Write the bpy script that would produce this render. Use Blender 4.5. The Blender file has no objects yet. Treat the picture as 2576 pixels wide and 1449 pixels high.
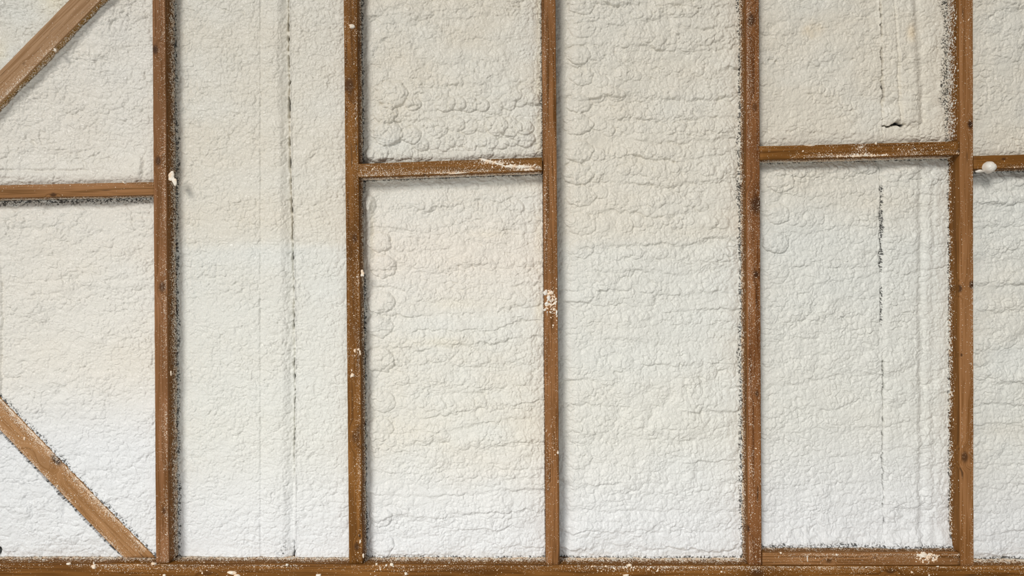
import bpy, math, random
import numpy as np

# ------------------------------------------------------------------ camera, light, exposure
S = bpy.context.scene
COL = S.collection
W_PX, H_PX = 2576, 1449
K = 780.0            # photograph pixels per metre on the plane of the stud faces (y = 0)
D = 2.15             # camera distance to that plane
CX, CY = W_PX / 2, H_PX / 2
ZC = (1456 - CY) / K # camera height above the slab

cam_d = bpy.data.cameras.new('camera')
cam_d.sensor_width = 36.0
cam_d.lens = 36.0 * D * K / W_PX
cam = bpy.data.objects.new('camera', cam_d)
COL.objects.link(cam)
cam.location = (0, -D, ZC)
cam.rotation_euler = (math.radians(90), 0, 0)
S.camera = cam
S.view_settings.view_transform = 'Standard'
S.view_settings.look = 'None'
S.view_settings.gamma = 1
S.view_settings.use_curve_mapping = False
S.view_settings.exposure = -0.05

world = bpy.data.worlds.new('world')
S.world = world
world.use_nodes = True
bg = world.node_tree.nodes['Background']
bg.inputs[0].default_value = (0.95, 0.98, 1.0, 1)
bg.inputs[1].default_value = 0.20

def area(name, loc, target, sx, sy, power, color):
    l = bpy.data.lights.new(name, 'AREA')
    l.shape = 'RECTANGLE'; l.size = sx; l.size_y = sy
    l.energy = power; l.color = color
    o = bpy.data.objects.new(name, l)
    COL.objects.link(o)
    o.location = loc
    dx, dy, dz = (target[i] - loc[i] for i in range(3))
    o.rotation_euler = (math.atan2(math.hypot(dx, dy), -dz), 0, math.atan2(dy, dx) - math.pi / 2)
    return o

sun_d = bpy.data.lights.new('sun', 'SUN')
sun_d.energy = 2.1; sun_d.angle = math.radians(18); sun_d.color = (1.0, 0.975, 0.94)
sun = bpy.data.objects.new('sun', sun_d); COL.objects.link(sun)
SUN_EL, SUN_AZ = math.radians(29), math.radians(27)      # above the horizon, and to the left of square-on
from mathutils import Vector
sun.rotation_euler = Vector((math.sin(SUN_AZ) * math.cos(SUN_EL), math.cos(SUN_AZ) * math.cos(SUN_EL), -math.sin(SUN_EL))).to_track_quat('-Z', 'Y').to_euler()
area('low_wall_fill', (-0.6, -2.1, 0.25), (-0.3, 0, 0.0), 3.2, 0.5, 20, (0.95, 0.98, 1.0))  # unseen fill lamp, added low in front to brighten the foot of the wall

# ------------------------------------------------------------------ helpers
def X(px, d=0.0): return (px - CX) / K * (D + d) / D
def Z(py, d=0.0): return ZC + (CY - py) / K * (D + d) / D

def tag(o, label=None, cat=None, group=None, kind=None):
    if label: o['label'] = label
    if cat: o['category'] = cat
    if group: o['group'] = group
    if kind: o['kind'] = kind
    return o

def thing(name, label, cat, loc, group=None):
    o = bpy.data.objects.new(name, None)
    o.empty_display_size = 0.05
    COL.objects.link(o)
    o.location = loc
    return tag(o, label, cat, group)

def np_mesh(name, verts, quads, tris=None, smooth=True):
    """mesh from numpy arrays"""
    me = bpy.data.meshes.new(name)
    nq = len(quads); nt = 0 if tris is None else len(tris)
    loops = quads.reshape(-1)
    if nt: loops = np.concatenate([loops, tris.reshape(-1)])
    me.vertices.add(len(verts)); me.vertices.foreach_set('co', np.ascontiguousarray(verts, dtype=np.float32).reshape(-1))
    me.loops.add(len(loops)); me.loops.foreach_set('vertex_index', loops.astype(np.int32))
    me.polygons.add(nq + nt)
    st = np.arange(nq) * 4
    if nt: st = np.concatenate([st, nq * 4 + np.arange(nt) * 3])
    me.polygons.foreach_set('loop_start', st.astype(np.int32))
    me.update(calc_edges=True)
    me.polygons.foreach_set('use_smooth', np.full(nq + nt, smooth, dtype=bool))
    me.validate()
    return me

def link(name, me, mat, parent=None, loc=(0, 0, 0), rot=(0, 0, 0)):
    o = bpy.data.objects.new(name, me)
    COL.objects.link(o)
    o.location = loc; o.rotation_euler = rot
    if mat: me.materials.append(mat)
    if parent: o.parent = parent
    return o

# ---- numpy noise
def hsh(ix, iy, seed):
    a = (ix.astype(np.int64) * 374761393 + iy.astype(np.int64) * 668265263 + seed * 974634777) & 0xffffffff
    a = ((a ^ (a >> 13)) * 1274126177) & 0xffffffff
    a = ((a ^ (a >> 16)) * 2246822519) & 0xffffffff
    a = a ^ (a >> 15)
    return (a & 0xffffff).astype(np.float64) / 16777216.0

def vnoise(x, y, seed=0):
    ix = np.floor(x); iy = np.floor(y)
    fx = x - ix; fy = y - iy
    fx = fx * fx * fx * (fx * (fx * 6 - 15) + 10); fy = fy * fy * fy * (fy * (fy * 6 - 15) + 10)
    a = hsh(ix, iy, seed); b = hsh(ix + 1, iy, seed); c = hsh(ix, iy + 1, seed); d = hsh(ix + 1, iy + 1, seed)
    return ((a * (1 - fx) + b * fx) * (1 - fy) + (c * (1 - fx) + d * fx) * fy) * 2 - 1

def fbm(x, y, seed=0, o=3):
    s = 0; a = 1; t = 0
    for i in range(o):
        s = s + a * vnoise(x * 2 ** i + 17.3 * i, y * 2 ** i - 9.1 * i, seed + i * 7); t += a; a *= 0.5
    return s / t

def dome(x, y, seed, r=0.78):
    """rounded blobs with creases where they meet; returns 0..1"""
    ix = np.floor(x); iy = np.floor(y)
    best = np.full(x.shape, -9.0)
    for dx in (-1, 0, 1):
        for dy in (-1, 0, 1):
            cx = ix + dx; cy = iy + dy
            px = cx + 0.1 + 0.8 * hsh(cx, cy, seed); py = cy + 0.1 + 0.8 * hsh(cx, cy, seed + 1)
            rr = r * (0.75 + 0.5 * hsh(cx, cy, seed + 2))
            lift = 0.45 * (hsh(cx, cy, seed + 3) - 0.5)
            q = ((x - px) ** 2 + (y - py) ** 2) / (rr * rr)
            best = np.maximum(best, 1 - q + lift)
    return np.clip(best, -0.5, 1.3)

def cells(x, y, seed):
    """distance between the two nearest cell centres: zero on the borders"""
    ix = np.floor(x); iy = np.floor(y)
    f1 = np.full(x.shape, 9.0); f2 = np.full(x.shape, 9.0)
    for dx in (-1, 0, 1):
        for dy in (-1, 0, 1):
            cx = ix + dx; cy = iy + dy
            q = np.sqrt((x - cx - 0.05 - 0.9 * hsh(cx, cy, seed)) ** 2 + (y - cy - 0.05 - 0.9 * hsh(cx, cy, seed + 1)) ** 2)
            f2 = np.minimum(f2, np.maximum(f1, q)); f1 = np.minimum(f1, q)
    return f2 - f1

def ss(a, b, x):
    t = np.clip((x - a) / (b - a), 0, 1)
    return t * t * (3 - 2 * t)

def g(x, c, w): return np.exp(-((x - c) / w) ** 2)

# ------------------------------------------------------------------ materials
class N:
    def __init__(self, name):
        self.m = bpy.data.materials.new(name); self.m.use_nodes = True
        self.t = self.m.node_tree; self.b = self.t.nodes['Principled BSDF']
    def n(self, kind, **kw):
        n = self.t.nodes.new(kind)
        for k, v in kw.items(): setattr(n, k, v)
        return n
    def put(self, sock, v):
        if isinstance(v, bpy.types.NodeSocket): self.t.links.new(v, sock)
        else: sock.default_value = v
    def math(self, op, a, b=0.0, c=None):
        n = self.n('ShaderNodeMath', operation=op)
        self.put(n.inputs[0], a); self.put(n.inputs[1], b)
        if c is not None: self.put(n.inputs[2], c)
        return n.outputs[0]
    def noise(self, vec, scale, detail=2.0, rough=0.5, dist=0.0):
        n = self.n('ShaderNodeTexNoise'); self.put(n.inputs['Vector'], vec)
        n.inputs['Scale'].default_value = scale; n.inputs['Detail'].default_value = detail
        n.inputs['Roughness'].default_value = rough; n.inputs['Distortion'].default_value = dist
        return n.outputs['Fac']
    def rng(self, v, a, b, c=0.0, d=1.0, smooth=True):
        n = self.n('ShaderNodeMapRange'); n.interpolation_type = 'SMOOTHSTEP' if smooth else 'LINEAR'
        self.put(n.inputs[0], v)
        for i, q in enumerate((a, b, c, d)): self.put(n.inputs[i + 1], q)
        return n.outputs[0]
    def mix(self, f, a, b, mode='MIX'):
        n = self.n('ShaderNodeMix', data_type='RGBA', blend_type=mode)
        self.put(n.inputs[0], f)
        self.put(n.inputs[6], a if isinstance(a, bpy.types.NodeSocket) else (*a, 1))
        self.put(n.inputs[7], b if isinstance(b, bpy.types.NodeSocket) else (*b, 1))
        return n.outputs[2]

def make_foam():
    q = N('spray_foam')
    a = q.n('ShaderNodeAttribute', attribute_name='tint')
    geo = q.n('ShaderNodeNewGeometry').outputs['Position']
    f = q.noise(geo, 420, 2.0)
    c = q.mix(q.rng(f, 0.35, 0.65), (0.97, 0.97, 0.97), (1, 1, 1))
    q.put(q.b.inputs['Base Color'], q.mix(1.0, a.outputs['Color'], c, 'MULTIPLY'))
    q.b.inputs['Roughness'].default_value = 0.28
    q.b.inputs['Specular IOR Level'].default_value = 0.34
    q.b.inputs['IOR'].default_value = 1.45
    # curling creases finer than the modelled relief
    hgt = q.math('MULTIPLY', q.noise(geo, 210, 2.0, 0.5, 0.8), 0.5)
    for sc, am in ((80.0, 0.34), (160.0, 0.26)):
        n = q.noise(geo, sc, 1.0, 0.5, 1.1)
        hgt = q.math('ADD', hgt, q.math('MULTIPLY', q.rng(q.math('ABSOLUTE', q.math('SUBTRACT', n, 0.5)), 0.0, 0.10), am))
    bmp = q.n('ShaderNodeBump'); bmp.inputs['Strength'].default_value = 0.6; bmp.inputs['Distance'].default_value = 0.0016
    q.put(bmp.inputs['Height'], hgt)
    q.put(q.b.inputs['Normal'], bmp.outputs[0])
    return q.m

def simple(name, col, rough):
    q = N(name)
    q.b.inputs['Base Color'].default_value = (*col, 1); q.b.inputs['Roughness'].default_value = rough
    return q

FOAM = make_foam()
q = simple('dried_foam_drop', (0.86, 0.74, 0.58), 0.4)
q.put(q.b.inputs['Base Color'], q.mix(q.rng(q.noise(q.n('ShaderNodeNewGeometry').outputs['Position'], 60, 1.0), 0.35, 0.65), (0.86, 0.66, 0.47), (0.88, 0.80, 0.68)))
DROP = q.m
q = simple('dried_foam_white', (0.84, 0.82, 0.77), 0.4)
q.put(q.b.inputs['Base Color'], q.mix(q.rng(q.noise(q.n('ShaderNodeNewGeometry').outputs['Position'], 60, 1.0), 0.35, 0.65), (0.78, 0.70, 0.60), (0.82, 0.78, 0.70)))
DROPW = q.m

WOOD_N = [0]
def make_wood(light, dark, knots=(), seed=0.0, blotch=0.5, paper=None, side=(0.19, 0.075, 0.010)):
    """local Z runs along the board, local X across its face, local Y into the wall.
    paper: (near, far) depth range over which the side darkens: tarpaper residue plus painted crevice shade"""
    WOOD_N[0] += 1
    q = N('rough_sawn_timber_%02d' % WOOD_N[0])
    tc = q.n('ShaderNodeTexCoord').outputs['Object']
    sp = q.n('ShaderNodeSeparateXYZ'); q.put(sp.inputs[0], tc)
    x, y, z = sp.outputs
    kn = None; ringsum = None
    xw = x
    for (kx, kz, r, dk) in knots:
        dx = q.math('SUBTRACT', x, kx); dz = q.math('MULTIPLY', q.math('SUBTRACT', z, kz), 0.62)
        rr = q.math('SQRT', q.math('ADD', q.math('MULTIPLY', dx, dx), q.math('MULTIPLY', dz, dz)))
        w = q.rng(rr, r * 2.6, r * 0.5)
        core = q.math('MULTIPLY', q.rng(rr, r * 1.25, r * 0.35), dk)
        kn = core if kn is None else q.math('MAXIMUM', kn, core)
        pr = q.math('MULTIPLY', rr, w)
        # push the grain sideways around the knot
        xw = q.math('ADD', xw, q.math('MULTIPLY', pr, 1.4))
    def vec(xs, ys, zs, off):
        c = q.n('ShaderNodeCombineXYZ')
        q.put(c.inputs[0], q.math('MULTIPLY_ADD', xw, xs, off)); q.put(c.inputs[1], q.math('MULTIPLY', y, ys)); q.put(c.inputs[2], q.math('MULTIPLY_ADD', z, zs, off * 0.7))
        return c.outputs[0]
    fine = q.noise(vec(520, 520, 9, seed), 1.0, 3.0, 0.6, 0.3)
    mid = q.noise(vec(130, 130, 3.2, seed + 3), 1.0, 3.0, 0.55, 0.8)
    big = q.noise(vec(14, 30, 3.0, seed + 9), 1.0, 3.0, 0.6, 0.4)
    c = q.mix(q.rng(big, 0.5 - 0.22, 0.5 + 0.22), light, tuple((light[i] * (1 - blotch) + dark[i] * blotch) for i in range(3)))
    c = q.mix(q.math('MULTIPLY', q.rng(mid, 0.44, 0.66), 0.85), c, dark)
    c = q.mix(q.math('MULTIPLY', q.rng(fine, 0.45, 0.75), 0.45), c, tuple(v * 0.55 for v in dark))
    if kn is not None:
        c = q.mix(kn, c, (0.035, 0.014, 0.006))
    # weathered dark streaks
    st = q.noise(vec(60, 60, 5.0, seed + 21), 1.0, 2.0)
    c = q.mix(q.math('MULTIPLY', q.rng(st, 0.66, 0.74), 0.7), c, (0.04, 0.02, 0.008))
    c = q.mix(q.math('MULTIPLY', q.rng(y, 0.0025, 0.006), 0.75), c, q.mix(q.rng(mid, 0.4, 0.7), side, tuple(v * 0.5 for v in side)))
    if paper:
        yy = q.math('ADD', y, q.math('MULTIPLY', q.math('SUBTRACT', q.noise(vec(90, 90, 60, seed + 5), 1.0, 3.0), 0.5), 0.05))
        c = q.mix(q.math('MULTIPLY', q.rng(yy, paper[0], paper[1]), 0.55), c, (0.055, 0.05, 0.052))  # residue colour also carries painted shade of the crevice by the foam
    q.put(q.b.inputs['Base Color'], c)
    q.b.inputs['Roughness'].default_value = 0.62
    q.b.inputs['Specular IOR Level'].default_value = 0.15
    bmp = q.n('ShaderNodeBump'); bmp.inputs['Strength'].default_value = 0.35; bmp.inputs['Distance'].default_value = 0.001
    q.put(bmp.inputs['Height'], q.math('ADD', fine, mid)); q.put(q.b.inputs['Normal'], bmp.outputs[0])
    return q.m

# ------------------------------------------------------------------ the setting
def box_mesh(name, x0, x1, y0, y1, z0, z1):
    v = np.array([(x, y, z) for x in (x0, x1) for y in (y0, y1) for z in (z0, z1)])
    f = np.array([(0, 1, 3, 2), (4, 6, 7, 5), (0, 4, 5, 1), (2, 3, 7, 6), (0, 2, 6, 4), (1, 5, 7, 3)])
    return np_mesh(name, v, f, smooth=False)

q = simple('black_building_paper', (0.022, 0.022, 0.024), 0.8)
p = q.n('ShaderNodeNewGeometry').outputs['Position']
q.put(q.b.inputs['Base Color'], q.mix(q.noise(p, 25, 3.0), (0.012, 0.012, 0.014), (0.04, 0.038, 0.038)))
o = link('wall_back', box_mesh('wall_back', -2.1, 2.1, 0.0905, 0.11, 0.0, 2.25), q.m); tag(o, kind='structure')
q = simple('concrete_slab', (0.5, 0.49, 0.47), 0.75)
p = q.n('ShaderNodeNewGeometry').outputs['Position']
q.put(q.b.inputs['Base Color'], q.mix(q.noise(p, 2.5, 5.0, 0.6), (0.42, 0.41, 0.39), (0.58, 0.57, 0.55)))
o = link('floor', box_mesh('floor', -3.2, 3.2, -5.0, 0.11, -0.12, 0.0), q.m); tag(o, kind='structure')

# ------------------------------------------------------------------ timber
def board_mesh(name, w, dep, length, seed=0, wav=0.0006, cut=0.0):
    """profile w x dep with eased arrises, origin at the middle of the front face's lower end"""
    b = 0.0025
    prof = [(-w/2 + b, 0), (w/2 - b, 0), (w/2 - b * .3, b * .3), (w/2, b), (w/2, dep - b), (w/2 - b, dep), (-w/2 + b, dep), (-w/2, dep - b), (-w/2, b), (-w/2 + b * .3, b * .3)]
    n = max(3, int(length / 0.012)); m = len(prof)
    z = np.linspace(0, length, n + 1)
    V = np.zeros((n + 1, m, 3))
    for j, (px, py) in enumerate(prof):
        side = 1 if px > 0 else -1
        edge = 1.0 if py < b * 1.5 else 0.3
        V[:, j, 0] = px + side * wav * edge * fbm(z * 30, z * 0 + side * 5, seed, 3)
        V[:, j, 1] = py + wav * 0.5 * vnoise(z * 18, z * 0 + side * 3, seed + 4) * (1 if py < 0.02 else 0)
        V[:, j, 2] = z
    V[:, :, 2] += cut * V[:, :, 0] * (V[:, :, 2] / length) ** 8
    i = np.arange(n)[:, None] * m; j = np.arange(m)[None]; jn = (j + 1) % m
    Q = np.stack([i + j, i + jn, i + m + jn, i + m + j], -1).reshape(-1, 4)
    v = V.reshape(-1, 3)
    # caps
    c0, c1 = len(v), len(v) + 1
    v = np.vstack([v, [[0, dep / 2, 0]], [[0, dep / 2, length]]])
    jj = np.arange(m)
    T = np.vstack([np.stack([np.full(m, c0), (jj + 1) % m, jj], -1), np.stack([np.full(m, c1), n * m + jj, n * m + (jj + 1) % m], -1)])
    me = np_mesh(name, v, Q, T, smooth=True)
    ang = me.polygons
    fl = np.ones(len(ang), dtype=bool); fl[len(Q):] = False
    me.polygons.foreach_set('use_smooth', fl)
    return me

class Board:
    """a straight timber given by the middle line of its front face, in photograph pixels on the face plane"""
    def __init__(self, name, label, cat, p0, p1, wpx, mat, dep=0.09, y0=0.0, group=None, seed=0, wav=0.0006, level=False):
        self.a = np.array([X(p0[0], y0), Z(p0[1], y0)]); self.b = np.array([X(p1[0], y0), Z(p1[1], y0)])
        self.len = float(np.linalg.norm(self.b - self.a)); self.w = wpx / K * (D + y0) / D; self.dep = dep; self.y0 = y0
        d = (self.b - self.a) / self.len; self.d = d
        self.root = thing(name, label, cat, (self.a[0], y0, self.a[1]), group)
        self.ang = math.atan2(d[0], d[1])          # rotation about Y taking +Z to d
        self.root.rotation_euler = (0, self.ang, 0)
        # a level end is sawn at an angle across the board
        self.board = link('timber', board_mesh('timber', self.w, dep, self.len, seed, wav, d[0] / d[1] if level else 0.0), mat, self.root)
        self.seed = seed
    def local(self, px, py, y=0.0):
        """photograph pixel -> (across, along) on the front face"""
        v = np.array([X(px, y + self.y0), Z(py, y + self.y0)]) - self.a
        return float(v[0] * self.d[1] - v[1] * self.d[0]), float(v @ self.d)

def knot_at(p0, p1, lst):
    a = np.array([X(p0[0]), Z(p0[1])]); b = np.array([X(p1[0]), Z(p1[1])]); d = (b - a) / np.linalg.norm(b - a)
    out = []
    for (px, py, r, dk) in lst:
        v = np.array([X(px), Z(py)]) - a
        out.append((float(v[0] * d[1] - v[1] * d[0]), float(v @ d), r / K, dk))
    return out

# blob template: two rings and a top
_a = np.arange(6) * 2 * math.pi / 6
_T = np.vstack([np.stack([np.cos(_a), np.sin(_a), 0 * _a - 0.05], -1), [[0, 0, 1.0]]])
_TT = np.array([(i, (i + 1) % 6, 6) for i in range(6)])

def blobs(name, pos, nrm, size, mat, parent, rng, kind='stuff', aspect=None):
    """small foam flecks: pos Nx3, nrm Nx3 (one of the axis normals), size N (radius, m)"""
    n = len(pos)
    if n == 0: return None
    up = np.where(np.abs(nrm[:, 2:3]) > 0.9, np.array([[1.0, 0, 0]]), np.array([[0, 0, 1.0]]))
    t1 = np.cross(up, nrm); t1 /= np.linalg.norm(t1, axis=1, keepdims=True)
    t2 = np.cross(nrm, t1)
    th = rng.random(n) * 6.28; c, s = np.cos(th)[:, None], np.sin(th)[:, None]
    t1, t2 = t1 * c + t2 * s, -t1 * s + t2 * c
    sx = size * (0.75 + 0.8 * rng.random(n)); sy = size * (0.7 + 0.4 * rng.random(n)); sz = size * (0.55 + 0.35 * rng.random(n))
    jit = 1 + 0.35 * (rng.random((n, 7)) - 0.5)
    v = pos[:, None] + t1[:, None] * (_T[None, :, 0:1] * sx[:, None, None] * jit[..., None]) \
        + t2[:, None] * (_T[None, :, 1:2] * sy[:, None, None] * jit[..., None]) + nrm[:, None] * (_T[None, :, 2:3] * sz[:, None, None])
    off = (np.arange(n) * 7)[:, None, None]
    me = np_mesh(name, v.reshape(-1, 3), np.zeros((0, 4), int), (_TT[None] + off).reshape(-1, 3))
    o = link(name, me, mat, parent)
    if kind: o['kind'] = kind
    return o

def speckle(bd, front=0.0, lines=(), side_r=0, side_l=0, clusters=(), mat=None, big=0.0, depth_edge=0.058, size=1.0):
    """overspray flecks on a board. front: flecks per 10000 px^2 spread on the face;
    lines: (side, count, spread_px, t0, t1) flecks crowding along one arris; side_*: count on the side faces, crowding towards the foam"""
    rng = np.random.default_rng(1000 + bd.seed * 13)
    clusters = [(a, b, c, d, int(e * 1.6), f * (0.5 if f < 2 else 0.66)) for (a, b, c, d, e, f) in clusters]
    P = []; Nn = []; R = []
    w, L = bd.w, bd.len
    def add(x, y, z, n, r):
        keep = (z > 0.002) & (z < L - 0.002)
        if isinstance(n, tuple): n = np.tile(np.array(n, float), (len(x), 1))
        P.append(np.stack([x, y, z], -1)[keep]); Nn.append(n[keep]); R.append(r[keep])
    k = int(2.6 * front * (w * K) * (L * K) / 10000)
    z = rng.random(k) * L
    ok = rng.random(k) < np.clip(0.7 + 0.8 * fbm(z * 5, z * 0, bd.seed + 50, 3), 0.1, 1)
    z = z[ok]; x = (rng.random(len(z)) - 0.5) * (w - 0.006)
    add(x, np.full(len(z), -0.0001), z, (0, -1, 0), size * 0.00062 * (0.75 + rng.exponential(0.25, len(z))))
    for (side, cnt, spread, t0, t1) in lines:
        cnt = int(cnt * 1.7)
        z = (t0 + (t1 - t0) * rng.random(cnt)) * L
        den = np.clip(0.65 + 0.9 * fbm(z * 7, z * 0 + side, bd.seed + 60, 3), 0.05, 1)
        z = z[rng.random(cnt) < den]
        off = rng.exponential(1.7 * spread / K, len(z)); off = off[off < w]; z = z[:len(off)]
        x = side * (w / 2 - 0.0026 - off); kk = np.abs(x) < w / 2
        add(x[kk], np.full(kk.sum(), -0.0001), z[kk], (0, -1, 0), (size * 0.00065 * (0.75 + rng.exponential(0.28, len(z))))[kk])
    for side, cnt in ((1, side_r), (-1, side_l)):
        if not cnt: continue
        cnt = int(cnt * 2)
        z = rng.random(cnt) * L
        y = depth_edge + 0.006 - np.abs(rng.normal(0, 0.024, cnt)) + 0.006 * fbm(z * 12, z * 0, bd.seed + 70 + side, 3)
        kk = (y > 0.003) & (y < bd.dep - 0.004); y = y[kk]; z = z[kk]
        near = np.clip((y - 0.02) / 0.035, 0, 1)
        r = size * 0.0009 * (0.5 + rng.exponential(0.5, len(y))) * (0.8 + 0.8 * near)
        add(np.full(len(y), side * (w / 2 + 0.0001)), y, z, (side, 0, 0), r)
    for (px, py, sx, sy, cnt, r) in clusters:
        cx, cz = bd.local(px, py)
        # spread given in picture directions
        ux = rng.normal(0, sx / K, cnt); uz = rng.normal(0, sy / K, cnt)
        x = cx + ux * bd.d[1] - uz * bd.d[0]; z = cz + ux * bd.d[0] + uz * bd.d[1]
        kk = np.abs(x) < w / 2 - 0.003
        add(x[kk], np.full(kk.sum(), -0.0001), z[kk], (0, -1, 0), (r / K * (0.4 + rng.exponential(0.5, cnt)))[kk])
    if P:
        R = np.concatenate(R); R = np.clip(R, 0.0003, 0.0030)
        blobs('overspray', np.concatenate(P), np.concatenate(Nn), R, mat or DROP, bd.root, rng)

def glob(parent, loc, rx, rz, h, rot=0.0, seed=0, mat=None, name='foam_glob', lump=0.25, label=None):
    """lumpy dried foam drop with its flat side on the timber; rx, rz, h in metres; loc local to parent"""
    nr, na = 12, 28
    r = np.linspace(0, 1, nr + 1)[1:]
    a = np.arange(na) * 2 * math.pi / na
    A, Rr = np.meshgrid(a, r)
    edge = 1 + lump * fbm(np.cos(A) * 1.3 + 5, np.sin(A) * 1.3 + 5, seed, 3) * 2
    xx = np.cos(A) * Rr * edge; zz = np.sin(A) * Rr * edge
    hh = np.sqrt(np.clip(1 - Rr ** 2.6, 0, 1)) * (1 + lump * 1.4 * fbm(xx * 2.2 + seed, zz * 2.2, seed + 3, 3))
    if name == 'foam_ball': hh = hh * (1 + 0.07 * np.cos(9 * A + 1) * Rr)
    x = rx * xx; z = rz * zz
    c, s = math.cos(rot), math.sin(rot)
    v = np.stack([x * c - z * s, -h * hh + 0.0003, x * s + z * c], -1).reshape(-1, 3)
    v = np.vstack([v, [[0, -h * 1.0, 0]]]) + np.array(loc)[None]
    i = np.arange(nr - 1)[:, None] * na; j = np.arange(na)[None]; jn = (j + 1) % na
    Q = np.stack([i + j, i + na + j, i + na + jn, i + jn], -1).reshape(-1, 4)
    jj = np.arange(na)
    T = np.vstack([np.stack([np.full(na, nr * na), jj, (jj + 1) % na], -1)])
    o = link(name, np_mesh(name, v, Q, T), mat or DROP, parent)
    if label: o['label'] = label
    return o

def glob_px(bd, px, py, rx, rz, h=3.0, rot=0.0, seed=0, **kw):
    x, z = bd.local(px, py)
    return glob(bd.root, (x, 0.0, z), rx / K, rz / K, h / K, rot, seed, **kw)

TOP = -150           # timbers and foam run on above the picture
A_l, A_d = (0.34, 0.1782, 0.075), (0.14, 0.0605, 0.012)
B_l, B_d = (0.275, 0.116, 0.025), (0.10, 0.036, 0.003)
C_l, C_d = (0.37, 0.178, 0.07), (0.18, 0.078, 0.018)
LB = 1418            # where studs stand on the plate
# face middle lines, (bottom), (top): the studs lean a little to the left going up
studs = {
 1: ((408.5, 1416), (398.5, TOP), 33), 2: ((895, 1418), (880, TOP), 34), 3: ((1391, 1421), (1379.5, TOP), 34),
 4: ((1899.5, 1422), (1892, TOP), 34), 5: ((2433, 1424), (2431, TOP), 34)}

def stud(i, label, light, dark, knots, **kw):
    p0, p1, w = studs[i]
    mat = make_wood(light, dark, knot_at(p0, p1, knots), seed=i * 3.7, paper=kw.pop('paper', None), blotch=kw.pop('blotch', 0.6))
    return Board('wall_stud', label, 'stud', p0, p1, w, mat, group='upright studs', seed=i)

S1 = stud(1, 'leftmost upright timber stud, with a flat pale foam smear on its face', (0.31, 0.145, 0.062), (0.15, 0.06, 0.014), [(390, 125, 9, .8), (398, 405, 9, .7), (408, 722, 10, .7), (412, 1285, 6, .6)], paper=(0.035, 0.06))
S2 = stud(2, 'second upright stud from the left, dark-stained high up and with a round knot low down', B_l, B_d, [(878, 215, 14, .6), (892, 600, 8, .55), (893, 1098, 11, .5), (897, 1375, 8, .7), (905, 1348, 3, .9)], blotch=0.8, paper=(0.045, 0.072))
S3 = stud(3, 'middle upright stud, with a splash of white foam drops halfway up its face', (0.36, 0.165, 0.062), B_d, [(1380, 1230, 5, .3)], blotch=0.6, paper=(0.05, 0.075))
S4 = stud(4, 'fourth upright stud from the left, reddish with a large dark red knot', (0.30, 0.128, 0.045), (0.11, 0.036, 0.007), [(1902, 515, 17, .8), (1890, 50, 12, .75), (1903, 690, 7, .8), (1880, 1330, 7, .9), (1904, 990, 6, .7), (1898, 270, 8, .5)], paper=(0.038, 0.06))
S5 = stud(5, 'rightmost upright stud, orange-brown with small round knots and a bare left side', C_l, (0.19, 0.075, 0.016), [(2441, 313, 8, .95), (2400, 335, 4, .8), (2445, 716, 8, .9), (2415, 726, 7, .8), (2427, 1150, 10, .75), (2405, 1168, 5, .6), (2419, 893, 3, .8)], blotch=0.45)

def flat(name, label, cat, p0, p1, w, light, dark, knots, seed, blotch=0.5, dep=0.09, group=None, y0=0.0, paper=None, wav=0.0006, side=(0.19, 0.075, 0.010), level=False):
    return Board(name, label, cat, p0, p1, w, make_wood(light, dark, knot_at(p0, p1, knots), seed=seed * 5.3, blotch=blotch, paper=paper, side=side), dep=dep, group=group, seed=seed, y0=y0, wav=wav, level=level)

G = 'short cross timbers between the studs'
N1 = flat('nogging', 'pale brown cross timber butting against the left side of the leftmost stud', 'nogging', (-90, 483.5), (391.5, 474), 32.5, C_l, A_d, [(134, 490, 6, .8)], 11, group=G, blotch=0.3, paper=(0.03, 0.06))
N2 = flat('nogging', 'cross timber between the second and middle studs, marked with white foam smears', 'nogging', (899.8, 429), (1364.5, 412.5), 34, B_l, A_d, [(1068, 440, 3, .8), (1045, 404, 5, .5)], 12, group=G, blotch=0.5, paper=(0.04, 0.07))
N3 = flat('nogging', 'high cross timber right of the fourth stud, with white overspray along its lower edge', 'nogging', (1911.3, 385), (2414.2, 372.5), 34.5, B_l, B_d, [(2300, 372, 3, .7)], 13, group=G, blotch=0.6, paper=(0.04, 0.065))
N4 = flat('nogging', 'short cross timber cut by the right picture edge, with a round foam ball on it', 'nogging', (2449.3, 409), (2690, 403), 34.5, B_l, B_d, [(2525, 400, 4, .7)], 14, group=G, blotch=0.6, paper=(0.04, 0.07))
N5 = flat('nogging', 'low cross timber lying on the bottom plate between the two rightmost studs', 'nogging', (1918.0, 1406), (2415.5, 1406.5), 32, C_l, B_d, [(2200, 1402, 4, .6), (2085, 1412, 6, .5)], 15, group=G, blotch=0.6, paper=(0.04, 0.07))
PL = flat('bottom_plate', 'long horizontal bottom plate running under all the studs', 'wall plate', (-90, 1434.2), (2700, 1442), 35, B_l, B_d, [(1904, 1440, 13, .6), (2240, 1437, 8, .5), (1200, 1452, 5, .5), (520, 1440, 9, .5)], 16, blotch=0.7)
B1 = flat('diagonal_brace', 'broad diagonal timber rising to the right across the top left corner', 'brace', (-72, 291), (376, -165), 58, (0.47, 0.285, 0.155), (0.27, 0.14, 0.055), [(60, 160, 4, .3)], 17, dep=0.062, group='diagonal braces', blotch=0.35, side=(0.30, 0.15, 0.014))
B2 = flat('diagonal_brace', 'diagonal timber falling to the foot of the leftmost stud, with a dark red knot', 'brace', (-68, 971), (350, 1402.9), 58, (0.45, 0.245, 0.11), (0.25, 0.115, 0.034), [(147, 1160, 13, 1.0), (112, 1165, 20, .12)], 18, dep=0.046, y0=0.043, group='diagonal braces', blotch=0.4, level=True, side=(0.10, 0.07, 0.06))

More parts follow.
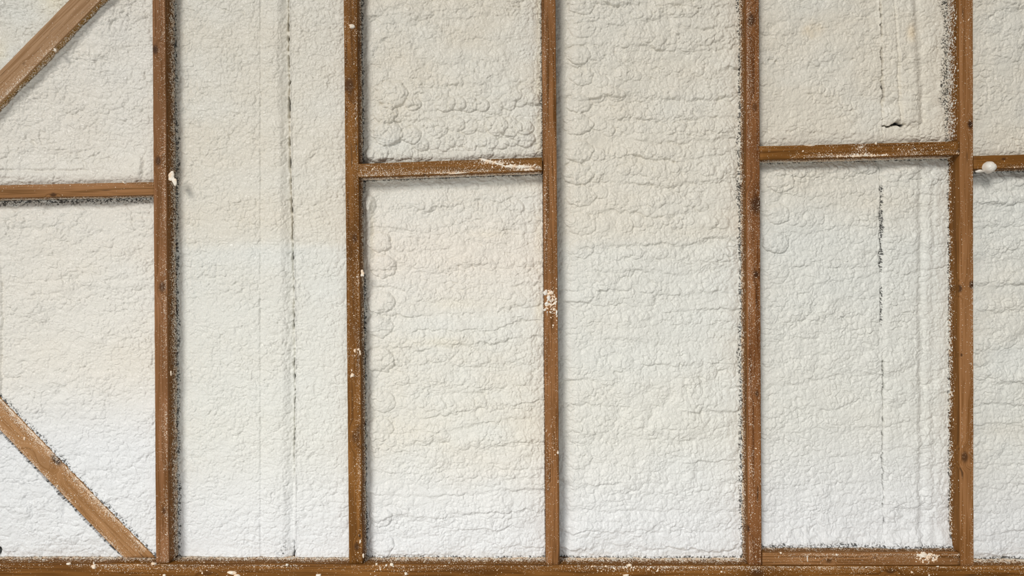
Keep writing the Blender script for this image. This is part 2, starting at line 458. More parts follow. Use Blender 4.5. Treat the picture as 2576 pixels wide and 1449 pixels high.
# ------------------------------------------------------------------ sprayed foam
DF = 0.056           # mean depth of the foam skin behind the stud faces
STEP = 1.35          # grid step, photograph pixels
CREAM = np.array([0.765, 0.71, 0.60]); WARM = np.array([0.83, 0.785, 0.71]); COOL = np.array([0.77, 0.77, 0.715]); WHITE = np.array([0.80, 0.803, 0.795])
YEL = np.array([0.86, 0.77, 0.56]); PEACH = np.array([0.88, 0.70, 0.46]); BLACK = np.array([0.03, 0.03, 0.028])

def detail(u, v, seed, passes=1.0, pitch=58, lobes=1.0, fine=1.0, skew=0.0):
    """relief in millimetres (towards the room) of sprayed foam laid in horizontal passes"""
    wx = 9 * fbm(u / 34, v / 34, seed + 1, 2) + 3.2 * vnoise(u / 9, v / 9, seed + 2)
    wy = 9 * fbm(u / 38, v / 30, seed + 3, 2) + 3.2 * vnoise(u / 9, v / 9, seed + 4)
    # passes: rounded top side, sharp lip below
    vv = v + skew * u + 16 * fbm(u / 120, v / 200, seed + 5, 2) + wy * 0.9
    ph = vv / pitch + 0.35 * vnoise(vv / pitch * 0.7, u * 0 + 3.3, seed + 6)
    t = ph - np.floor(ph)
    lip = np.sqrt(np.clip(t, 0, 1)) * (1 - ss(0.80, 1.0, t))
    amp = np.clip(0.55 + 0.9 * fbm(u / 110, np.floor(ph) * 3.1 + v / 300, seed + 7, 2), 0.05, 1.4)
    h = passes * 4.0 * lip * amp
    # lobes
    m = np.clip(0.5 + 1.1 * fbm(u / 90, v / 70, seed + 8, 2), 0.1, 1.3)
    h += lobes * 5.6 * m * dome((u + wx) / 42, (v + wy) / 32, seed + 10)
    wx2 = wx + 2.6 * vnoise(u / 5.5, v / 5.5, seed + 14); wy2 = wy + 2.6 * vnoise(u / 5.5, v / 5.5, seed + 15)
    m2 = np.clip(0.72 + 0.8 * fbm(u / 50, v / 40, seed + 9, 2), 0.25, 1.3)
    a2 = (u + wx2 * .85) / 17; b2 = (v + wy2 * .85) / 14.0
    h += fine * m2 * (2.6 * dome(a2, b2, seed + 20) - 1.9 * np.exp(-cells(a2, b2, seed + 20) / 0.10))
    m3 = np.clip(0.7 + 0.8 * fbm(u / 36 + 9, v / 30, seed + 12, 2), 0.2, 1.2)
    a3 = (u + wx2 * .7) / 9; b3 = (v + wy2 * .7) / 8.2
    h += fine * m3 * (1.7 * dome(a3, b3, seed + 30) - 1.3 * np.exp(-cells(a3, b3, seed + 30) / 0.15))
    # thin winding creases where one lick of foam laps over the next
    for k, (sc, am, wd) in enumerate(((17.0, 1.5, 0.09), (9.0, 0.8, 0.13))):
        n = vnoise((u + wx2 * 0.8) / sc, (v + wy2 * 0.8) / (sc * 0.8), seed + 50 + k)
        mk = np.clip(0.6 + 1.1 * fbm(u / 40 + k * 9, v / 34, seed + 55 + k, 2), 0, 1.2)
        h -= fine * 1.25 * am * mk * np.exp(-(n / wd) ** 2) - fine * 0.35 * am * mk * np.tanh(n * 7)
    h += 0.3 * fine * vnoise(u / 4.6, v / 4.2, seed + 40)
    h += 2.2 * fbm(u / 140, v / 120, seed + 13, 2)
    return h

def foam(label, zt, zb, xl, xr, shape, tint, seed, keep=None, edge=(10, 10, 8, 8), **dk):
    """zt, zb, xl, xr: functions giving the bounding timber faces in metres (top, bottom by x; left, right by z)"""
    zz0, zz1 = max(zt(0.0), zt(1.0)), min(zb(0.0), zb(1.0))
    zm = (zz0 + zz1) / 2
    nx = int((xr(zm) - xl(zm)) * K / STEP); nz = int((zz0 - zz1) * K / STEP)
    s, t = np.meshgrid(np.linspace(0, 1, nx + 1), np.linspace(0, 1, nz + 1))
    z = zt(s) * (1 - t) + zb(s) * t
    x0, x1 = xl(z), xr(z)
    x = x0 * (1 - s) + x1 * s
    u = CX + x * K * D / (D + DF); v = CY - (z - ZC) * K * D / (D + DF)
    h = detail(u, v, seed, **dk)
    # the foam tucks back against the timbers, scalloped
    L, R, T, Bm = edge
    dl = (x - x0) * K; dr = (x1 - x) * K; dt = (zt(s) - z) * K; db = (z - zb(s)) * K
    sc = 1 + 0.55 * fbm(u / 26, v / 26, seed + 90, 2)
    for dd, a in ((dl, L), (dr, R), (dt, T), (db, Bm)):
        wd = 15 * sc if a > 0 else 26 * sc
        h -= a * np.exp(-(dd / wd) ** 2)
    h, col = shape(u, v, h, tint(u, v), dl, dr, dt, db)
    if keep is not None:
        first = v.max() < 600
        bf, bd = (b1s, B1) if first else (b2s, B2)
        dd = np.abs(bf(x, z)) - bd.w * K / 2
        h += (12 if first else 3) * np.exp(-np.clip(dd, 0, None) / (20 + 7 * fbm(u / 30, v / 30, seed + 91, 2)))
        if not first:
            h, col = fringe(u, v, h, col, np.abs(dd), 16 if v.min() < 700 else 5, seed + 95, 0.7)
    zd = z - 0.00028 * (h - h.mean()) * np.clip(np.minimum(dt, db) / 12, 0, 1)   # skin sags over its lower lip
    y = np.clip(DF - h * 0.001, -0.012, 0.0895)
    for bf, bd in ((b1s, B1), (b2s, B2)):      # the skin stays behind the flat braces
        y = np.where(np.abs(bf(x, zd)) < bd.w * K / 2 + 1.0, np.maximum(y, min(bd.dep + bd.y0 + 0.0008, 0.0898)), y)
    V = np.stack([x, y, zd], -1).reshape(-1, 3)
    i = np.arange(nz)[:, None] * (nx + 1); j = np.arange(nx)[None]
    Q = np.stack([i + j, i + nx + 1 + j, i + nx + 2 + j, i + 1 + j], -1).reshape(-1, 4)
    if keep is not None:
        kf = keep(u, v, x, z).reshape(-1)
        Q = Q[kf[Q].all(axis=1)]
    # close the sides back to the tarpaper
    E = np.concatenate([Q[:, [0, 1]], Q[:, [1, 2]], Q[:, [2, 3]], Q[:, [3, 0]]])
    key = np.sort(E, axis=1); key = key[:, 0].astype(np.int64) * (len(V) + 1) + key[:, 1]
    _, idx, cnt = np.unique(key, return_index=True, return_counts=True)
    BE = E[idx[cnt == 1]]
    bv = np.unique(BE); mp = np.full(len(V), -1); mp[bv] = len(V) + np.arange(len(bv))
    V2 = V[bv].copy(); V2[:, 1] = 0.09
    Q = np.vstack([Q, np.stack([BE[:, 1], BE[:, 0], mp[BE[:, 0]], mp[BE[:, 1]]], -1)])
    V = np.vstack([V, V2]); C = np.vstack([col.reshape(-1, 3), col.reshape(-1, 3)[bv]])
    used = np.unique(Q); mp2 = np.full(len(V), -1); mp2[used] = np.arange(len(used))
    V = V[used]; C = C[used]; Q = mp2[Q]
    org = np.array([V[:, 0].mean(), 0.0, V[:, 2].min()])
    me = np_mesh('foam_insulation', V - org, Q)
    at = me.attributes.new('tint', 'FLOAT_COLOR', 'POINT')
    at.data.foreach_set('color', np.hstack([C, np.ones((len(C), 1))]).astype(np.float32).reshape(-1))
    o = link('foam_insulation', me, FOAM, loc=tuple(org))
    tag(o, label, 'foam insulation', 'sprayed foam between the timbers')
    return o

def side(i, sgn):
    """x of a stud's side face as a function of z"""
    p0, p1, w = studs[i]
    def f(z):
        py = CY - (z - ZC) * K
        t = (py - p0[1]) / (p1[1] - p0[1])
        return (p0[0] + (p1[0] - p0[0]) * t + sgn * (w / 2 + 0.6) - CX) / K
    return f
def const(px): return lambda z: z * 0 + X(px)
def hz(l, r):      # z of a horizontal timber's edge, l / r = pixel heights at the two ends
    return lambda s: Z(l) * (1 - s) + Z(r) * s

def mixc(col, c2, w): return col * (1 - w[..., None]) + c2 * w[..., None]
def crack(u, v, h, col, uc, w=2.2, deep=16.0, on=None, dark=1.0, seed=0):
    c = uc + 3.0 * fbm(v / 22, v * 0 + 1.7, seed + 5, 3) + 1.4 * vnoise(v / 5, v * 0 + .5, seed + 6)
    k = g(u, c, w * (0.7 + 0.5 * vnoise(v / 11, v * 0, seed + 7)))
    if on is not None: k = k * on
    # pinched open and shut along its length
    k2 = k * np.clip(0.7 + 1.2 * fbm(v / 17, v * 0 + 4, seed + 8, 3), 0, 1)
    h = h - deep * k2 - 2.5 * k
    return h, mixc(col, BLACK, np.clip((k2 - 0.45) * 3.0 * dark, 0, 1))

def fringe(u, v, h, col, dd, width, seed, amt=1.0):
    """where the skin thins out beside a stud, the black tarpaper shows between specks of foam"""
    wv = width * (0.45 + 0.75 * np.clip(fbm(v / 60, u * 0, seed, 3) + 0.5, 0, 1.2))
    k = 1 - ss(0.25, 1.0, dd / wv)
    sp = 0.5 + 0.75 * vnoise(u / 2.2, v / 2.2, seed + 1) + 0.25 * vnoise(u / 6, v / 6, seed + 2)
    m = np.clip((k * (0.32 + 0.2 * amt) - np.maximum(sp, 0.03)) * 5, 0, 1) * 0.9
    return h - 1.5 * m, mixc(col, BLACK, m)

def lobe(u, v, h, a, b, r, m, flat=1.2):
    """a knuckle of foam, itself made of smaller ones, with a tucked-in rim"""
    w = 0.16 * fbm(u / 13, v / 13, int(a + b) % 97, 2)
    rr = np.sqrt((u - a) ** 2 + (flat * (v - b)) ** 2) / r + w
    body = np.clip(1 - rr ** 2, 0, 1) ** 0.45
    sub = dome((u + 3 * vnoise(u / 8, v / 8, 3)) / (r * 0.42), (v + 3 * vnoise(u / 8, v / 8, 4)) / (r * 0.36), int(a * 3 + b) % 89)
    return h + m * body * (1 + 0.35 * sub) - 0.22 * m * np.exp(-((rr - 1.04) / 0.07) ** 2)
def knuckles(u, v, h, rows, seed):
    """rows: (height, left, right, radius, relief)"""
    rng = np.random.default_rng(seed)
    for (b, x0, x1, r, m) in rows:
        a = x0
        while a < x1:
            q = r * (0.75 + 0.5 * rng.random())
            bb = b + 5 * rng.normal()
            k = (np.abs(u - a) < 2.2 * q) & (np.abs(v - bb) < 2.2 * q)
            if k.any(): h[k] = lobe(u[k], v[k], h[k], a, bb, q, m * (0.6 + 0.6 * rng.random()))
            a += q * (1.15 + 0.5 * rng.random())
    return h

def base_tint(u, v, seed, f):
    w = np.clip(0.5 + f + 0.5 * fbm(u / 170, v / 90, seed, 3), 0, 1)
    return CREAM * (1 - w[..., None]) + COOL * w[..., None]
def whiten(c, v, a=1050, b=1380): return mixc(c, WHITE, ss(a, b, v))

# brace side lines (world): signed distance in px above/left of centre line
def brace_side(bd):
    def f(x, z):
        vx = x - bd.a[0]; vz = z - bd.a[1]
        return (vx * bd.d[1] - vz * bd.d[0]) * K      # + to the right of the direction of travel
    return f
b1s, b2s = brace_side(B1), brace_side(B2)

# -- left bay, corner above the brace
XL = const(-62)
def sh(u, v, h, c, dl, dr, dt, db):
    c = mixc(c, YEL, 0.55 * g(u, 150, 42) * g(v, 5, 40) + 0.5 * g(u, 5, 25) * g(v, 140, 30))
    return h + 16, c
foam('small triangle of foam in the top left corner above the broad brace', hz(TOP, TOP), hz(330, 330), XL, const(310), sh,
     lambda u, v: base_tint(u, v, 3, 0.0), 11, keep=lambda u, v, x, z: b1s(x, z) < -0.7, passes=0.5, lobes=1.2)
# -- left bay, between the upper brace and the nogging
def sh(u, v, h, c, dl, dr, dt, db):
    s = 480 - v
    X_, Z_ = X(0) + u * 0, u * 0
    h = h + 8 * ss(20, 60, v - 440 + 70) * g(v, 440, 30)
    h -= 7 * g(v, 431 + 5 * fbm(u / 60, v * 0, 3, 2), 4.5) * ss(330, 60, u)
    h += 9 * g(u, 362, 22) * g(v, 425, 26) - 6 * g(u, 372, 5) * g(v, 425, 20)
    return h + 17, c
foam('foam panel between the broad upper brace and the left cross timber', hz(TOP, TOP), hz(468.5, 457.5), XL, side(1, -1), sh,
     lambda u, v: mixc(base_tint(u, v, 4, -0.15), WARM, 0.5 + 0 * u), 23, keep=lambda u, v, x, z: b1s(x, z) > 0.7, edge=(0, 4, 0, 3), passes=0.35, lobes=0.9, pitch=70)
# -- left bay, below the nogging, above the lower brace
def sh(u, v, h, c, dl, dr, dt, db):
    h -= 7 * g(u, 12 + 3 * vnoise(v / 30, v * 0, 2), 4) * ss(560, 800, v)
    h, c = fringe(u, v, h, c, dt, 17, 7)
    return h + 10, c
foam('large foam panel under the left cross timber and above the lower brace', hz(501.5, 491), hz(1412, 1415), XL, side(1, -1), sh,
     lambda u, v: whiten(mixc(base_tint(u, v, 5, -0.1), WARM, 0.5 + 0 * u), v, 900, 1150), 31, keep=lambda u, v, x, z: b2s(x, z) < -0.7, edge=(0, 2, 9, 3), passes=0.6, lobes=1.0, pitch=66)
# -- left bay, below the lower brace
def sh(u, v, h, c, dl, dr, dt, db):
    h, c = mixc2(h, c, u, v)
    return h + 9, c
def mixc2(h, c, u, v):
    k = g(u, -2, 9) * g(v, 1385, 14)
    return h - 20 * k, mixc(c, BLACK, np.clip(k * 3 - 1, 0, 1))
foam('bright triangle of foam under the lower brace in the bottom left corner', hz(960, 960), hz(1415, 1416), XL, const(360), sh,
     lambda u, v: whiten(base_tint(u, v, 6, 0.2), v, 950, 1100), 41, keep=lambda u, v, x, z: b2s(x, z) > 0.7, edge=(0, 0, 0, 5), passes=0.6, lobes=1.3, pitch=80)
# -- second bay, full height, with the long crack
def sh(u, v, h, c, dl, dr, dt, db):
    lx = 726 + 14 * ss(100, 900, v)
    h -= 2.5 * ss(652, 656, u) * (1 - ss(656, 664, u))
    h += 4.5 * ss(652, 690, u) * (1 - ss(lx + 2, lx + 8, u))
    h -= 12 * ss(lx - 30, lx - 1, u) * (1 - ss(lx - 1, lx + 5, u))
    on = 1 - ss(1130, 1240, v) * (1 - ss(1360, 1370, v))
    h += 1.0 * g(u, lx - 14, 16) * dome(u / 8, v / 8, 77)
    h, c = crack(u, v, h, c, lx, 2.6, 20, on, 1.0, 3)
    h -= 0.9 * g(v, 617 + 6 * fbm(u / 60, v * 0, 9, 2), 10)
    k = np.clip(vnoise(u / 2.2, v / 2.2, 5) * 1.6 - 0.4, 0, 1) * g(u, 714, 16) * ss(1330, 1400, v)
    c = mixc(c, BLACK, k)
    h += 9 * ss(1370, 1400, v) * (0.5 + 0.5 * vnoise(u / 60, v * 0, 8))
    h, c = fringe(u, v, h, c, dl, 13, 17)
    return h, c
foam('tall finely pebbled foam panel with a long vertical crack, right of the leftmost stud', hz(TOP, TOP), hz(1416, 1418), side(1, 1), side(2, -1), sh,
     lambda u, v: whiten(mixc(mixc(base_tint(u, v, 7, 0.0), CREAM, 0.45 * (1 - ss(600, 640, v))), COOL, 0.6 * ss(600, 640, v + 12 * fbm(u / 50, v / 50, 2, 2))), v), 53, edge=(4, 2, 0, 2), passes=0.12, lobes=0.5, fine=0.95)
# -- third bay, above its nogging
def sh(u, v, h, c, dl, dr, dt, db):
    # big coiled lobes low down on the left
    for (a, b, r, m) in ((985, 240, 42, 8), (970, 285, 30, 6), (1040, 262, 22, 6), (975, 335, 38, 8), (1035, 340, 26, 7), (950, 385, 30, 5), (1320, 350, 26, 8)):
        h = lobe(u, v, h, a, b, r, m)
    h = knuckles(u, v, h, ((262, 1120, 1350, 21, 5.5), (318, 1100, 1350, 24, 6.5), (358, 1060, 1300, 22, 5), (392, 930, 1350, 17, 3.5), (232, 1050, 1340, 15, 3)), 4)
    h, c = fringe(u, v, h, c, dl, 9, 27)
    h, c = fringe(u, v, h, c, dr, 7, 28, 0.8)
    c = mixc(c, YEL, 0.35 * g(u, 1355, 9) * (0.5 + 0.5 * vnoise(v / 30, v * 0, 3)))
    return h, c
foam('upper foam panel between second and middle studs, with coiled lumps above the smeared cross timber', hz(TOP, TOP), hz(411.5, 395), side(2, 1), side(3, -1), sh,
     lambda u, v: base_tint(u, v, 8, -0.2), 61, edge=(6, 5, 0, 4), passes=0.95, lobes=1.0, pitch=52)
# -- third bay, below its nogging
def sh(u, v, h, c, dl, dr, dt, db):
    # smooth bead of foam standing along the stud
    cl = 928 + 3 * fbm(v / 40, v * 0, 6, 2)
    bead = ss(485, 505, v) * (1 - ss(640, 700, v))
    h += bead * 11 * g(u, cl, 9.5) * (1 + 0.06 * vnoise(v / 6, v * 0, 4))
    h += 6 * np.sqrt(np.clip(1 - ((u - 930) / 17) ** 2 - ((v - 515) / 24) ** 2, 0, 1))
    for (a, b, r, m) in ((955, 610, 30, 6), (965, 670, 34, 6), (960, 760, 34, 7), (955, 820, 36, 6), (955, 905, 38, 7), (960, 1010, 34, 6), (955, 1080, 34, 6), (958, 1300, 30, 5), (960, 1370, 32, 6)):
        h = lobe(u, v, h, a, b, r, m)
    c = mixc(c, YEL, 0.5 * g(u, 937, 5) * g(v, 590, 60) + 0.38 * g(u, 1355, 12) * (g(v, 600, 60) + g(v, 780, 30)) + 0.25 * g(u, 1230, 70) * g(v, 590, 12) + 0.25 * g(u, 1100, 60) * g(v, 860, 14) + 0.2 * g(u, 1150, 60) * g(v, 765, 14))
    c = mixc(c, WARM * np.array([1.03, 0.99, 0.96]), 0.5 * g(v, 640, 130))
    h = knuckles(u, v, h, tuple((y0, 985, 1345, 17, 2.4) for y0 in (520, 575, 660, 745, 850, 905, 960, 1020, 1110, 1190, 1290)), 7)
    h, c = fringe(u, v, h, c, dl + 60 * bead, 9, 37)
    h, c = fringe(u, v, h, c, dt, 9, 38, 0.8)
    h, c = fringe(u, v, h, c, db, 8, 39, 0.6)
    return h, c
foam('lower foam panel between second and middle studs, with a smooth foam bead beside the stud', hz(447.5, 431.5), hz(1418, 1420), side(2, 1), side(3, -1), sh,
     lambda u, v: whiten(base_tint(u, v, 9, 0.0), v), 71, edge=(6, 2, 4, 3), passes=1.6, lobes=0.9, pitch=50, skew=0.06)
# -- fourth bay, full height
def sh(u, v, h, c, dl, dr, dt, db):
    # pass ends pile up as lumps at the left
    rng = np.random.default_rng(5)
    y = -120
    while y < 1400:
        r = 30 + 8 * rng.random(); a = 1452 + 12 * rng.random(); m = (6.5 if y < 660 else 2.8) * (0.7 + 0.6 * rng.random())
        h = lobe(u, v, h, a, y, r * (0.85 + 0.35 * rng.random()), m * 0.85, 1.35)
        h = lobe(u, v, h, a + 38 + 14 * rng.random(), y + 8 * rng.normal(), r * 0.62, m * 0.5, 1.2)
        y += 52 + 18 * rng.random()
    h -= 7 * g(u, 1424, 14)
    h = knuckles(u, v, h, tuple((y0, 1490 + 40 * (y0 % 3), 1840 - 60 * (y0 % 2), 19, 3.2 if y0 < 680 else 2.2) for y0 in (30, 92, 185, 238, 283, 322, 385, 428, 505, 560, 640, 735, 800, 915, 985, 1060, 1130, 1225, 1310)), 6)
    h, c = fringe(u, v, h, c, dr, 15, 47)
    h, c = fringe(u, v, h, c, db, 9, 48)
    return h, c
foam('tall foam panel laid in even horizontal ridges between the middle and fourth studs', hz(TOP, TOP), hz(1420, 1422), side(3, 1), side(4, -1), sh,
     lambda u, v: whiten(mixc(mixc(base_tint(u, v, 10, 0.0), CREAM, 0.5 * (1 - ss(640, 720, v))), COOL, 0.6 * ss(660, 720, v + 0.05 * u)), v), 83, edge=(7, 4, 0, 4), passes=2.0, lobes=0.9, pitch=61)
# -- fifth bay, above its nogging
def band(u, v, lo, h, c):
    """upright ridge under the foam, from 2217 to about 2340"""
    if lo:
        h += 4 * ss(2216, 2230, u) * (1 - ss(2298, 2316, u))
        w = 4 * fbm(v / 70, v * 0, 31, 2)
        h -= 3.4 * g(u, 2315 + w, 9) + 2.0 * g(u, 2345 + w, 7) * (0.7 + 0.6 * vnoise(v / 60, v * 0, 8))
        h += 1.2 * g(u, 2331, 9)
    else:
        k = 1 - ss(300, 322, v)
        ux = u - 0.055 * (v - 150)
        h += k * (5.5 * ss(2212, 2222, ux) * (1 - ss(2252, 2258, ux)) + 7.5 * ss(2254, 2262, ux) * (1 - ss(2292, 2312, ux)))
        h -= k * 3.5 * g(ux, 2255, 4) * ss(100, 180, v) + k * 4 * g(ux, 2314, 8)
    return h, c
def sh(u, v, h, c, dl, dr, dt, db):
    h, c = band(u, v, 0, h, c)
    h, c = crack(u, v, h, c, 2214 + 0.02 * v, 2.4, 18, 1 - ss(225, 300, v) * 0.8, 1.1, 23)
    # torn hole under the end of the ridge
    uc = 320 - 5 * ss(2222, 2256, u) + 4 * fbm(u / 11, v * 0, 3, 3)
    k = g(v, uc, 1.1 + 3.2 * g(u, 2259, 15) * (1 + 0.5 * vnoise(u / 5, v / 5, 6))) * ss(2217, 2226, u) * (1 - ss(2268, 2276, u))
    h -= 30 * k; c = mixc(c, BLACK, np.clip(k * 2.2 - 0.5, 0, 1))
    h += 5 * g(v, 345, 18) * ss(2120, 2200, u) + 4 * g(v, 340, 16) * g(u, 2310, 40)
    c = mixc(c, PEACH, 0.8 * g(u, 2043, 22) * g(v, 78, 18) * (0.7 + 0.5 * vnoise(u / 12, v / 12, 3)) + 0.6 * g(u, 2290, 12) * g(v, 84, 20))
    h, c = fringe(u, v, h - 4 * ss(2372, 2400, u), c, dr, 34, 57)
    return h, c
foam('upper foam panel between fourth and rightmost studs, with an upright ridge and small torn hole', hz(TOP, TOP), hz(366, 353.5), side(4, 1), side(5, -1), sh,
     lambda u, v: base_tint(u, v, 11, -0.45), 97, edge=(8, 4, 0, 2), passes=0.35, lobes=0.95, pitch=56)
# -- fifth bay, below its nogging
def sh(u, v, h, c, dl, dr, dt, db):
    h, c = band(u, v, 1, h, c)
    cc = 2214 + 2.5 * fbm(v / 30, v * 0 + 2, 5, 2)
    k = ss(463, 470, v) * (1 - ss(670, 700, v)) * (1 - ss(3.0, 6.5, np.abs(u - cc) + 2.5 * fbm(v / 13, v * 0, 6, 2)))
    k = np.maximum(k, 0.75 * ss(710, 730, v) * (1 - ss(800, 830, v)) * (1 - ss(2, 4.5, np.abs(u - cc))))
    sp = np.maximum(0.5 + 0.75 * vnoise(u / 1.9, v / 1.9, 71), 0.04)
    h -= 5 * k
    c = mixc(c, BLACK, np.clip((k * 0.66 - sp) * 6, 0, 1) * 0.92)
    h, c = crack(u, v, h, c, 2216 + 0.004 * (v - 400), 1.8, 12, ss(880, 900, v) * (1 - ss(1330, 1350, v)), 1.0, 43)
    h, c = crack(u, v, h, c, 2213, 1.2, 9, 1 - ss(455, 470, v), 0.6, 44)
    h += 7 * g(v, 1355, 26) * ss(2260, 2330, u)
    for (a, b, r, m) in ((1960, 455, 34, 6), (1955, 540, 30, 6), (1950, 610, 34, 8), (1955, 690, 28, 3)):
        h = lobe(u, v, h, a, b, r, m)
    h = knuckles(u, v, h, ((425, 1930, 2195, 20, 4), (440, 2240, 2380, 24, 4.5), (480, 1990, 2190, 17, 3), (560, 1990, 2190, 17, 3), (590, 2230, 2300, 16, 2.5), (660, 1960, 2190, 16, 2.4), (790, 1930, 2190, 15, 2.2), (900, 1930, 2190, 15, 2)), 8)
    h, c = fringe(u, v, h, c, db, 22, 67)
    h, c = fringe(u, v, h, c, dr, 6, 68)
    h, c = fringe(u, v, h, c, dt, 9, 69, 0.6)
    return h + 1.0, c
foam('lower foam panel between fourth and rightmost studs, with a speckled black vertical seam', hz(401.5, 389.5), hz(1389, 1389.5), side(4, 1), side(5, -1), sh,
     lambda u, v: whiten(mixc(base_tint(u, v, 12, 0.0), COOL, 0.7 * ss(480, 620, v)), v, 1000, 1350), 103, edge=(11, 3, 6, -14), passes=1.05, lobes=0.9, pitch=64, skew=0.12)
# -- last bay
foam('foam strip right of the rightmost stud, above the cross timber with the foam ball', hz(TOP, TOP), hz(389.5, 386), side(5, 1), const(2690),
     lambda u, v, h, c, dl, dr, dt, db: (h - 3 * ss(2555, 2576, u), c), lambda u, v: base_tint(u, v, 13, -0.3), 113, edge=(4, 0, 0, 3), passes=0.5, lobes=1.1, pitch=60)
def sh(u, v, h, c, dl, dr, dt, db):
    h += 8 * np.sqrt(np.clip(1 - ((u - 2480) / 46) ** 2 - ((v - 1385) / 26) ** 2, 0, 1)) + 6 * np.sqrt(np.clip(1 - ((u - 2475) / 26) ** 2 - ((v - 1345) / 18) ** 2, 0, 1))
    h = knuckles(u, v, h, tuple((y0, 2465, 2680, 20, 3.5) for y0 in (445, 500, 560, 620, 700, 770, 860, 940)), 9)
    h, c = fringe(u, v, h, c, db, 8, 78, 0.8)
    h, c = fringe(u, v, h, c, dt, 7, 79, 0.6)
    return h, c
foam('foam strip right of the rightmost stud, below the cross timber with the foam ball', hz(425, 421), hz(1422, 1423), side(5, 1), const(2690), sh,
     lambda u, v: whiten(mixc(base_tint(u, v, 14, 0.2), COOL, 0.3 + 0 * u), v), 127, edge=(3, 0, 5, 3), passes=1.6, lobes=1.0, pitch=56)

# ------------------------------------------------------------------ overspray on the timbers
speckle(S1, front=26, lines=[(1, 2600, 4, 0.0, 1.0)], side_r=5200, depth_edge=0.056)
speckle(S2, front=55, lines=[(1, 2200, 4, 0, 1), (-1, 500, 2.5, 0.3, 1)], side_r=3000, depth_edge=0.058)
speckle(S3, front=30, lines=[(1, 300, 3, 0, 1), (-1, 900, 3, 0, 1)], side_r=400, side_l=600,
        clusters=[(1371, 560, 5, 70, 260, 1.2), (1385, 760, 9, 22, 45, 2.6), (1383, 745, 10, 14, 30, 2.2), (1395, 780, 6, 12, 16, 2.6), (1385, 1110, 10, 30, 60, 1.2)])
speckle(S4, front=50, lines=[(-1, 3000, 5, 0, 1), (1, 500, 2, 0, 1)], side_l=4200, depth_edge=0.06)
speckle(S5, front=10, lines=[(1, 900, 2.0, 0, 1), (-1, 300, 3, 0, 1)], depth_edge=0.06, side_l=800, clusters=[(2434, 90, 8, 60, 60, 1.1)])
# the sides of the rightmost stud: heavy above the cross timber, lighter below
def side_flecks(bd, side_, z0, z1, cnt, mean, sd, r0, seed):
    rng = np.random.default_rng(seed)
    a0 = bd.local(0, z0)[1]; a1 = bd.local(0, z1)[1]
    z = a0 + (a1 - a0) * rng.random(cnt); y = mean - np.abs(rng.normal(0, sd, cnt)) + 0.008 * fbm(z * 9, z * 0, seed, 3)
    k = (y > 0.002) & (y < 0.088)
    blobs('overspray', np.stack([np.full(k.sum(), side_ * (bd.w / 2 + 0.0001)), y[k], z[k]], -1), np.tile(np.array([side_, 0., 0.]), (k.sum(), 1)),
          np.clip(r0 * (0.5 + rng.exponential(0.5, k.sum())), 0.0003, 0.004), DROPW, bd.root, rng)
side_flecks(S5, -1, 350, -150, 3800, 0.068, 0.022, 0.0013, 7)
side_flecks(S5, -1, 1384, 402, 2600, 0.064, 0.010, 0.0014, 8)
speckle(N1, front=12, side_r=1500, lines=[(-1, 120, 2, 0, 1)], depth_edge=0.055)
speckle(N2, front=35, lines=[(1, 1500, 3.5, 0, 1), (-1, 200, 3, 0, 1)], side_r=2000,
        clusters=[(1150, 436, 22, 1.6, 160, 1.5), (1245, 408, 26, 4, 220, 1.5), (1310, 419, 24, 2.5, 260, 1.8), (1330, 426, 16, 2, 60, 1.8), (960, 432, 40, 8, 200, 1.2)])
speckle(N3, front=30, lines=[(1, 1800, 3.5, 0.15, 1.0), (-1, 200, 2, 0, 1)], side_r=2600,
        clusters=[(2180, 396, 42, 4, 900, 1.7), (2165, 372, 10, 8, 50, 1.6), (2330, 380, 60, 9, 160, 1.2), (2280, 372, 30, 6, 40, 1.3)])
speckle(N4, front=25, lines=[(1, 200, 2, 0, 1)], side_r=300)
speckle(N5, front=28, lines=[(-1, 1200, 4, 0, 1)], side_l=2600, depth_edge=0.055,
        clusters=[(2335, 1400, 14, 7, 120, 2.2), (2320, 1395, 8, 4, 40, 2.6), (2335, 1415, 3, 9, 30, 1.3)])
speckle(PL, front=20, lines=[(-1, 5500, 3.5, 0, 1)], side_l=11000, depth_edge=0.055, size=1.1,
        clusters=[(2335, 1440, 3, 10, 20, 1.4), (1570, 1425, 60, 6, 120, 2.0), (1000, 1432, 80, 9, 90, 1.3), (500, 1428, 70, 9, 120, 1.4)])
speckle(B1, front=10, lines=[(1, 1500, 4, 0.05, 0.85)], side_r=7000, clusters=[(139, 128, 5, 6, 30, 1.5)], depth_edge=0.045, size=1.1)
speckle(B2, front=26, lines=[(-1, 3200, 4, 0, 1), (1, 900, 2.5, 0, 1)], side_l=1500, depth_edge=0.012, size=1.1)

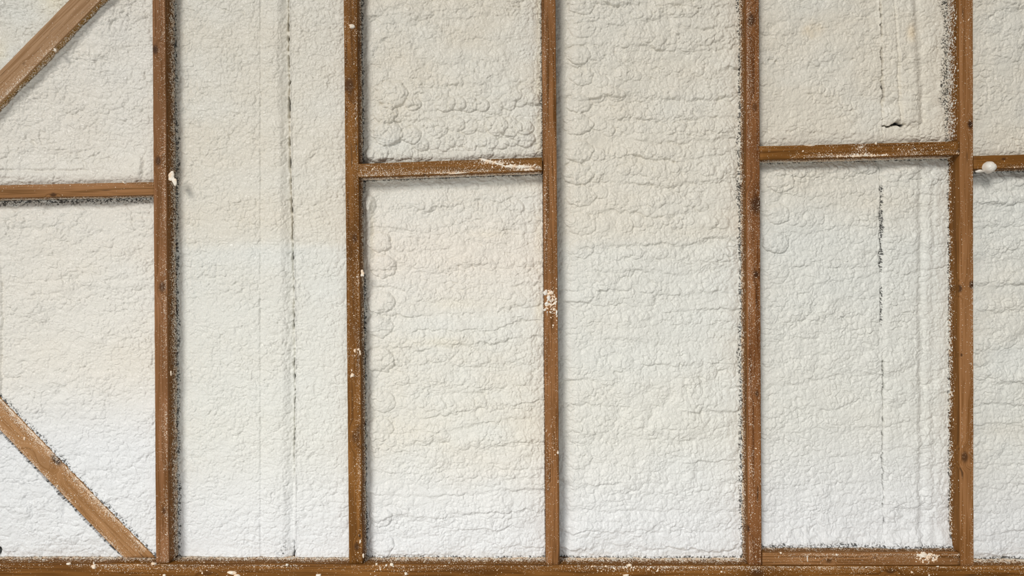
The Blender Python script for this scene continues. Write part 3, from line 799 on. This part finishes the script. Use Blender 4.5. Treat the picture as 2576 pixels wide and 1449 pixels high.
# ------------------------------------------------------------------ larger drops, each on its own
i = 0
for (bd, lst) in (
    (S1, [(431, 441, 7.5, 13, 2.2, 0.0), (438, 455, 6, 12, 2.0, 0.25), (430, 939, 2.2, 6, 1.5, 0)]),
    (S2, [(885, 66, 8.5, 5.5, 4, 0), (890, 161, 1.8, 1.5, 1.5, 0), (893, 882, 3, 5, 3, 0.2), (902, 879, 3.4, 3, 3, 0), (906, 887, 1.9, 6, 2, 0.2), (893, 895, 1.6, 2.5, 2, 0), (885, 932, 2, 2.6, 2, 0), (886, 944, 4, 6, 3.4, -0.6), (912, 688, 5, 9, 2.2, 0), (906, 1363, 2, 5, 2, 0), (914, 1398, 2.6, 5, 3, 0)]),
    (S3, [(1372, 735, 4.5, 7, 3.4, 0), (1386, 737, 6, 4.5, 3, 0.4), (1380, 750, 5.5, 7, 3.4, -.3), (1394, 746, 3.6, 3, 2, 0), (1375, 763, 5, 4, 3, 0), (1397, 763, 3.6, 3.6, 3, 0), (1371, 779, 4, 3.6, 3, 0), (1394, 778, 3.4, 3.2, 3, 0), (1400, 787, 2.4, 6.5, 3, 0), (1398, 752, 3, 2.6, 2, 0), (1377, 785, 2, 2, 2, 0), (1403, 1138, 2.6, 4, 3, 0)]),
    (N1, [(311, 459, 5, 1.8, 2.4, -0.5)]),
    (N2, [(1150, 436, 32, 1.6, 1.4, 0.07), (1225, 404, 16, 3.0, 1.6, -0.2), (1255, 413, 20, 2.4, 1.6, -.25), (1290, 418, 22, 3.6, 2.0, -0.05), (1322, 420, 18, 2.2, 1.8, 0), (1324, 427, 7, 2.6, 1.8, 0), (1341, 428, 3, 2.2, 1.8, 0)]),
    (N3, [(2203, 361, 3.0, 3.8, 3, 0), (2036, 366, 12, 1.8, 2, 0), (2020, 380, 2.2, 2, 2, 0)]),
    (N5, [(2324, 1393, 8, 4.5, 3.5, -0.5), (2351, 1397, 2.6, 2, 2, 0), (1964, 1391, 2.6, 3, 2.4, 0), (2031, 1405, 1.4, 9, 1.6, 0), (2352, 1408, 5, 2, 2, 0), (2105, 1396, 2.6, 2.4, 2, 0)]),
    (PL, [(237, 1425, 5.5, 5.5, 4, 0.4), (236, 1417, 1.8, 4, 2, 0), (584, 1440, 12, 5, 4, 0), (414, 1447, 5, 3, 3, 0), (598, 1448, 9, 3.5, 4, 0), (801, 1447, 8, 4, 4, 0), (1021, 1443, 4, 4.4, 4, 0), (985, 1420, 5, 3.6, 4, 0), (972, 1422, 3, 2.6, 3, 0), (956, 1428, 1.6, 5, 2, 0.2), (947, 1419, 2.6, 3, 3, 0), (1583, 1421, 6.5, 3.4, 4, 0.1), (1575, 1447, 8, 2.4, 3, 0), (1815, 1438, 3, 2.4, 3, 0), (2294, 1439, 2.8, 2.4, 3, 0), (387, 1417, 7, 3.6, 5, 0), (2359, 1425, 3, 1.8, 2, 0), (173, 1418, 5, 3, 4, 0), (722, 1420, 4, 3, 4, 0)]),
    (B1, [(139, 126, 3, 6, 3, 0.6)]),
    (B2, [(145, 1223, 2.6, 4, 4, 0), (62, 1103, 2.4, 5, 3, 0)])):
    for (px, py, rx, rz, hh, rot) in lst:
        i += 1
        # drops are drawn upright in the picture, so undo the board's own tilt
        glob_px(bd, px, py, rx, rz, hh, rot + bd.ang, seed=200 + i, mat=DROPW if bd in (S3, N5) and i % 2 else DROP)
# the round ball of foam on the right-hand cross timber
x, z = N4.local(2486, 422)
glob(N4.root, (x, 0.0, z), 16 / K, 15.5 / K, 19 / K, N4.ang, 4, DROPW, 'foam_ball', lump=0.05, label='round whitish foam ball stuck on the timber')
x, z = N4.local(2463, 431)
glob(N4.root, (x, 0.0, z), 12 / K, 3.6 / K, 6 / K, N4.ang, 6, DROPW, 'foam_glob', lump=0.3)
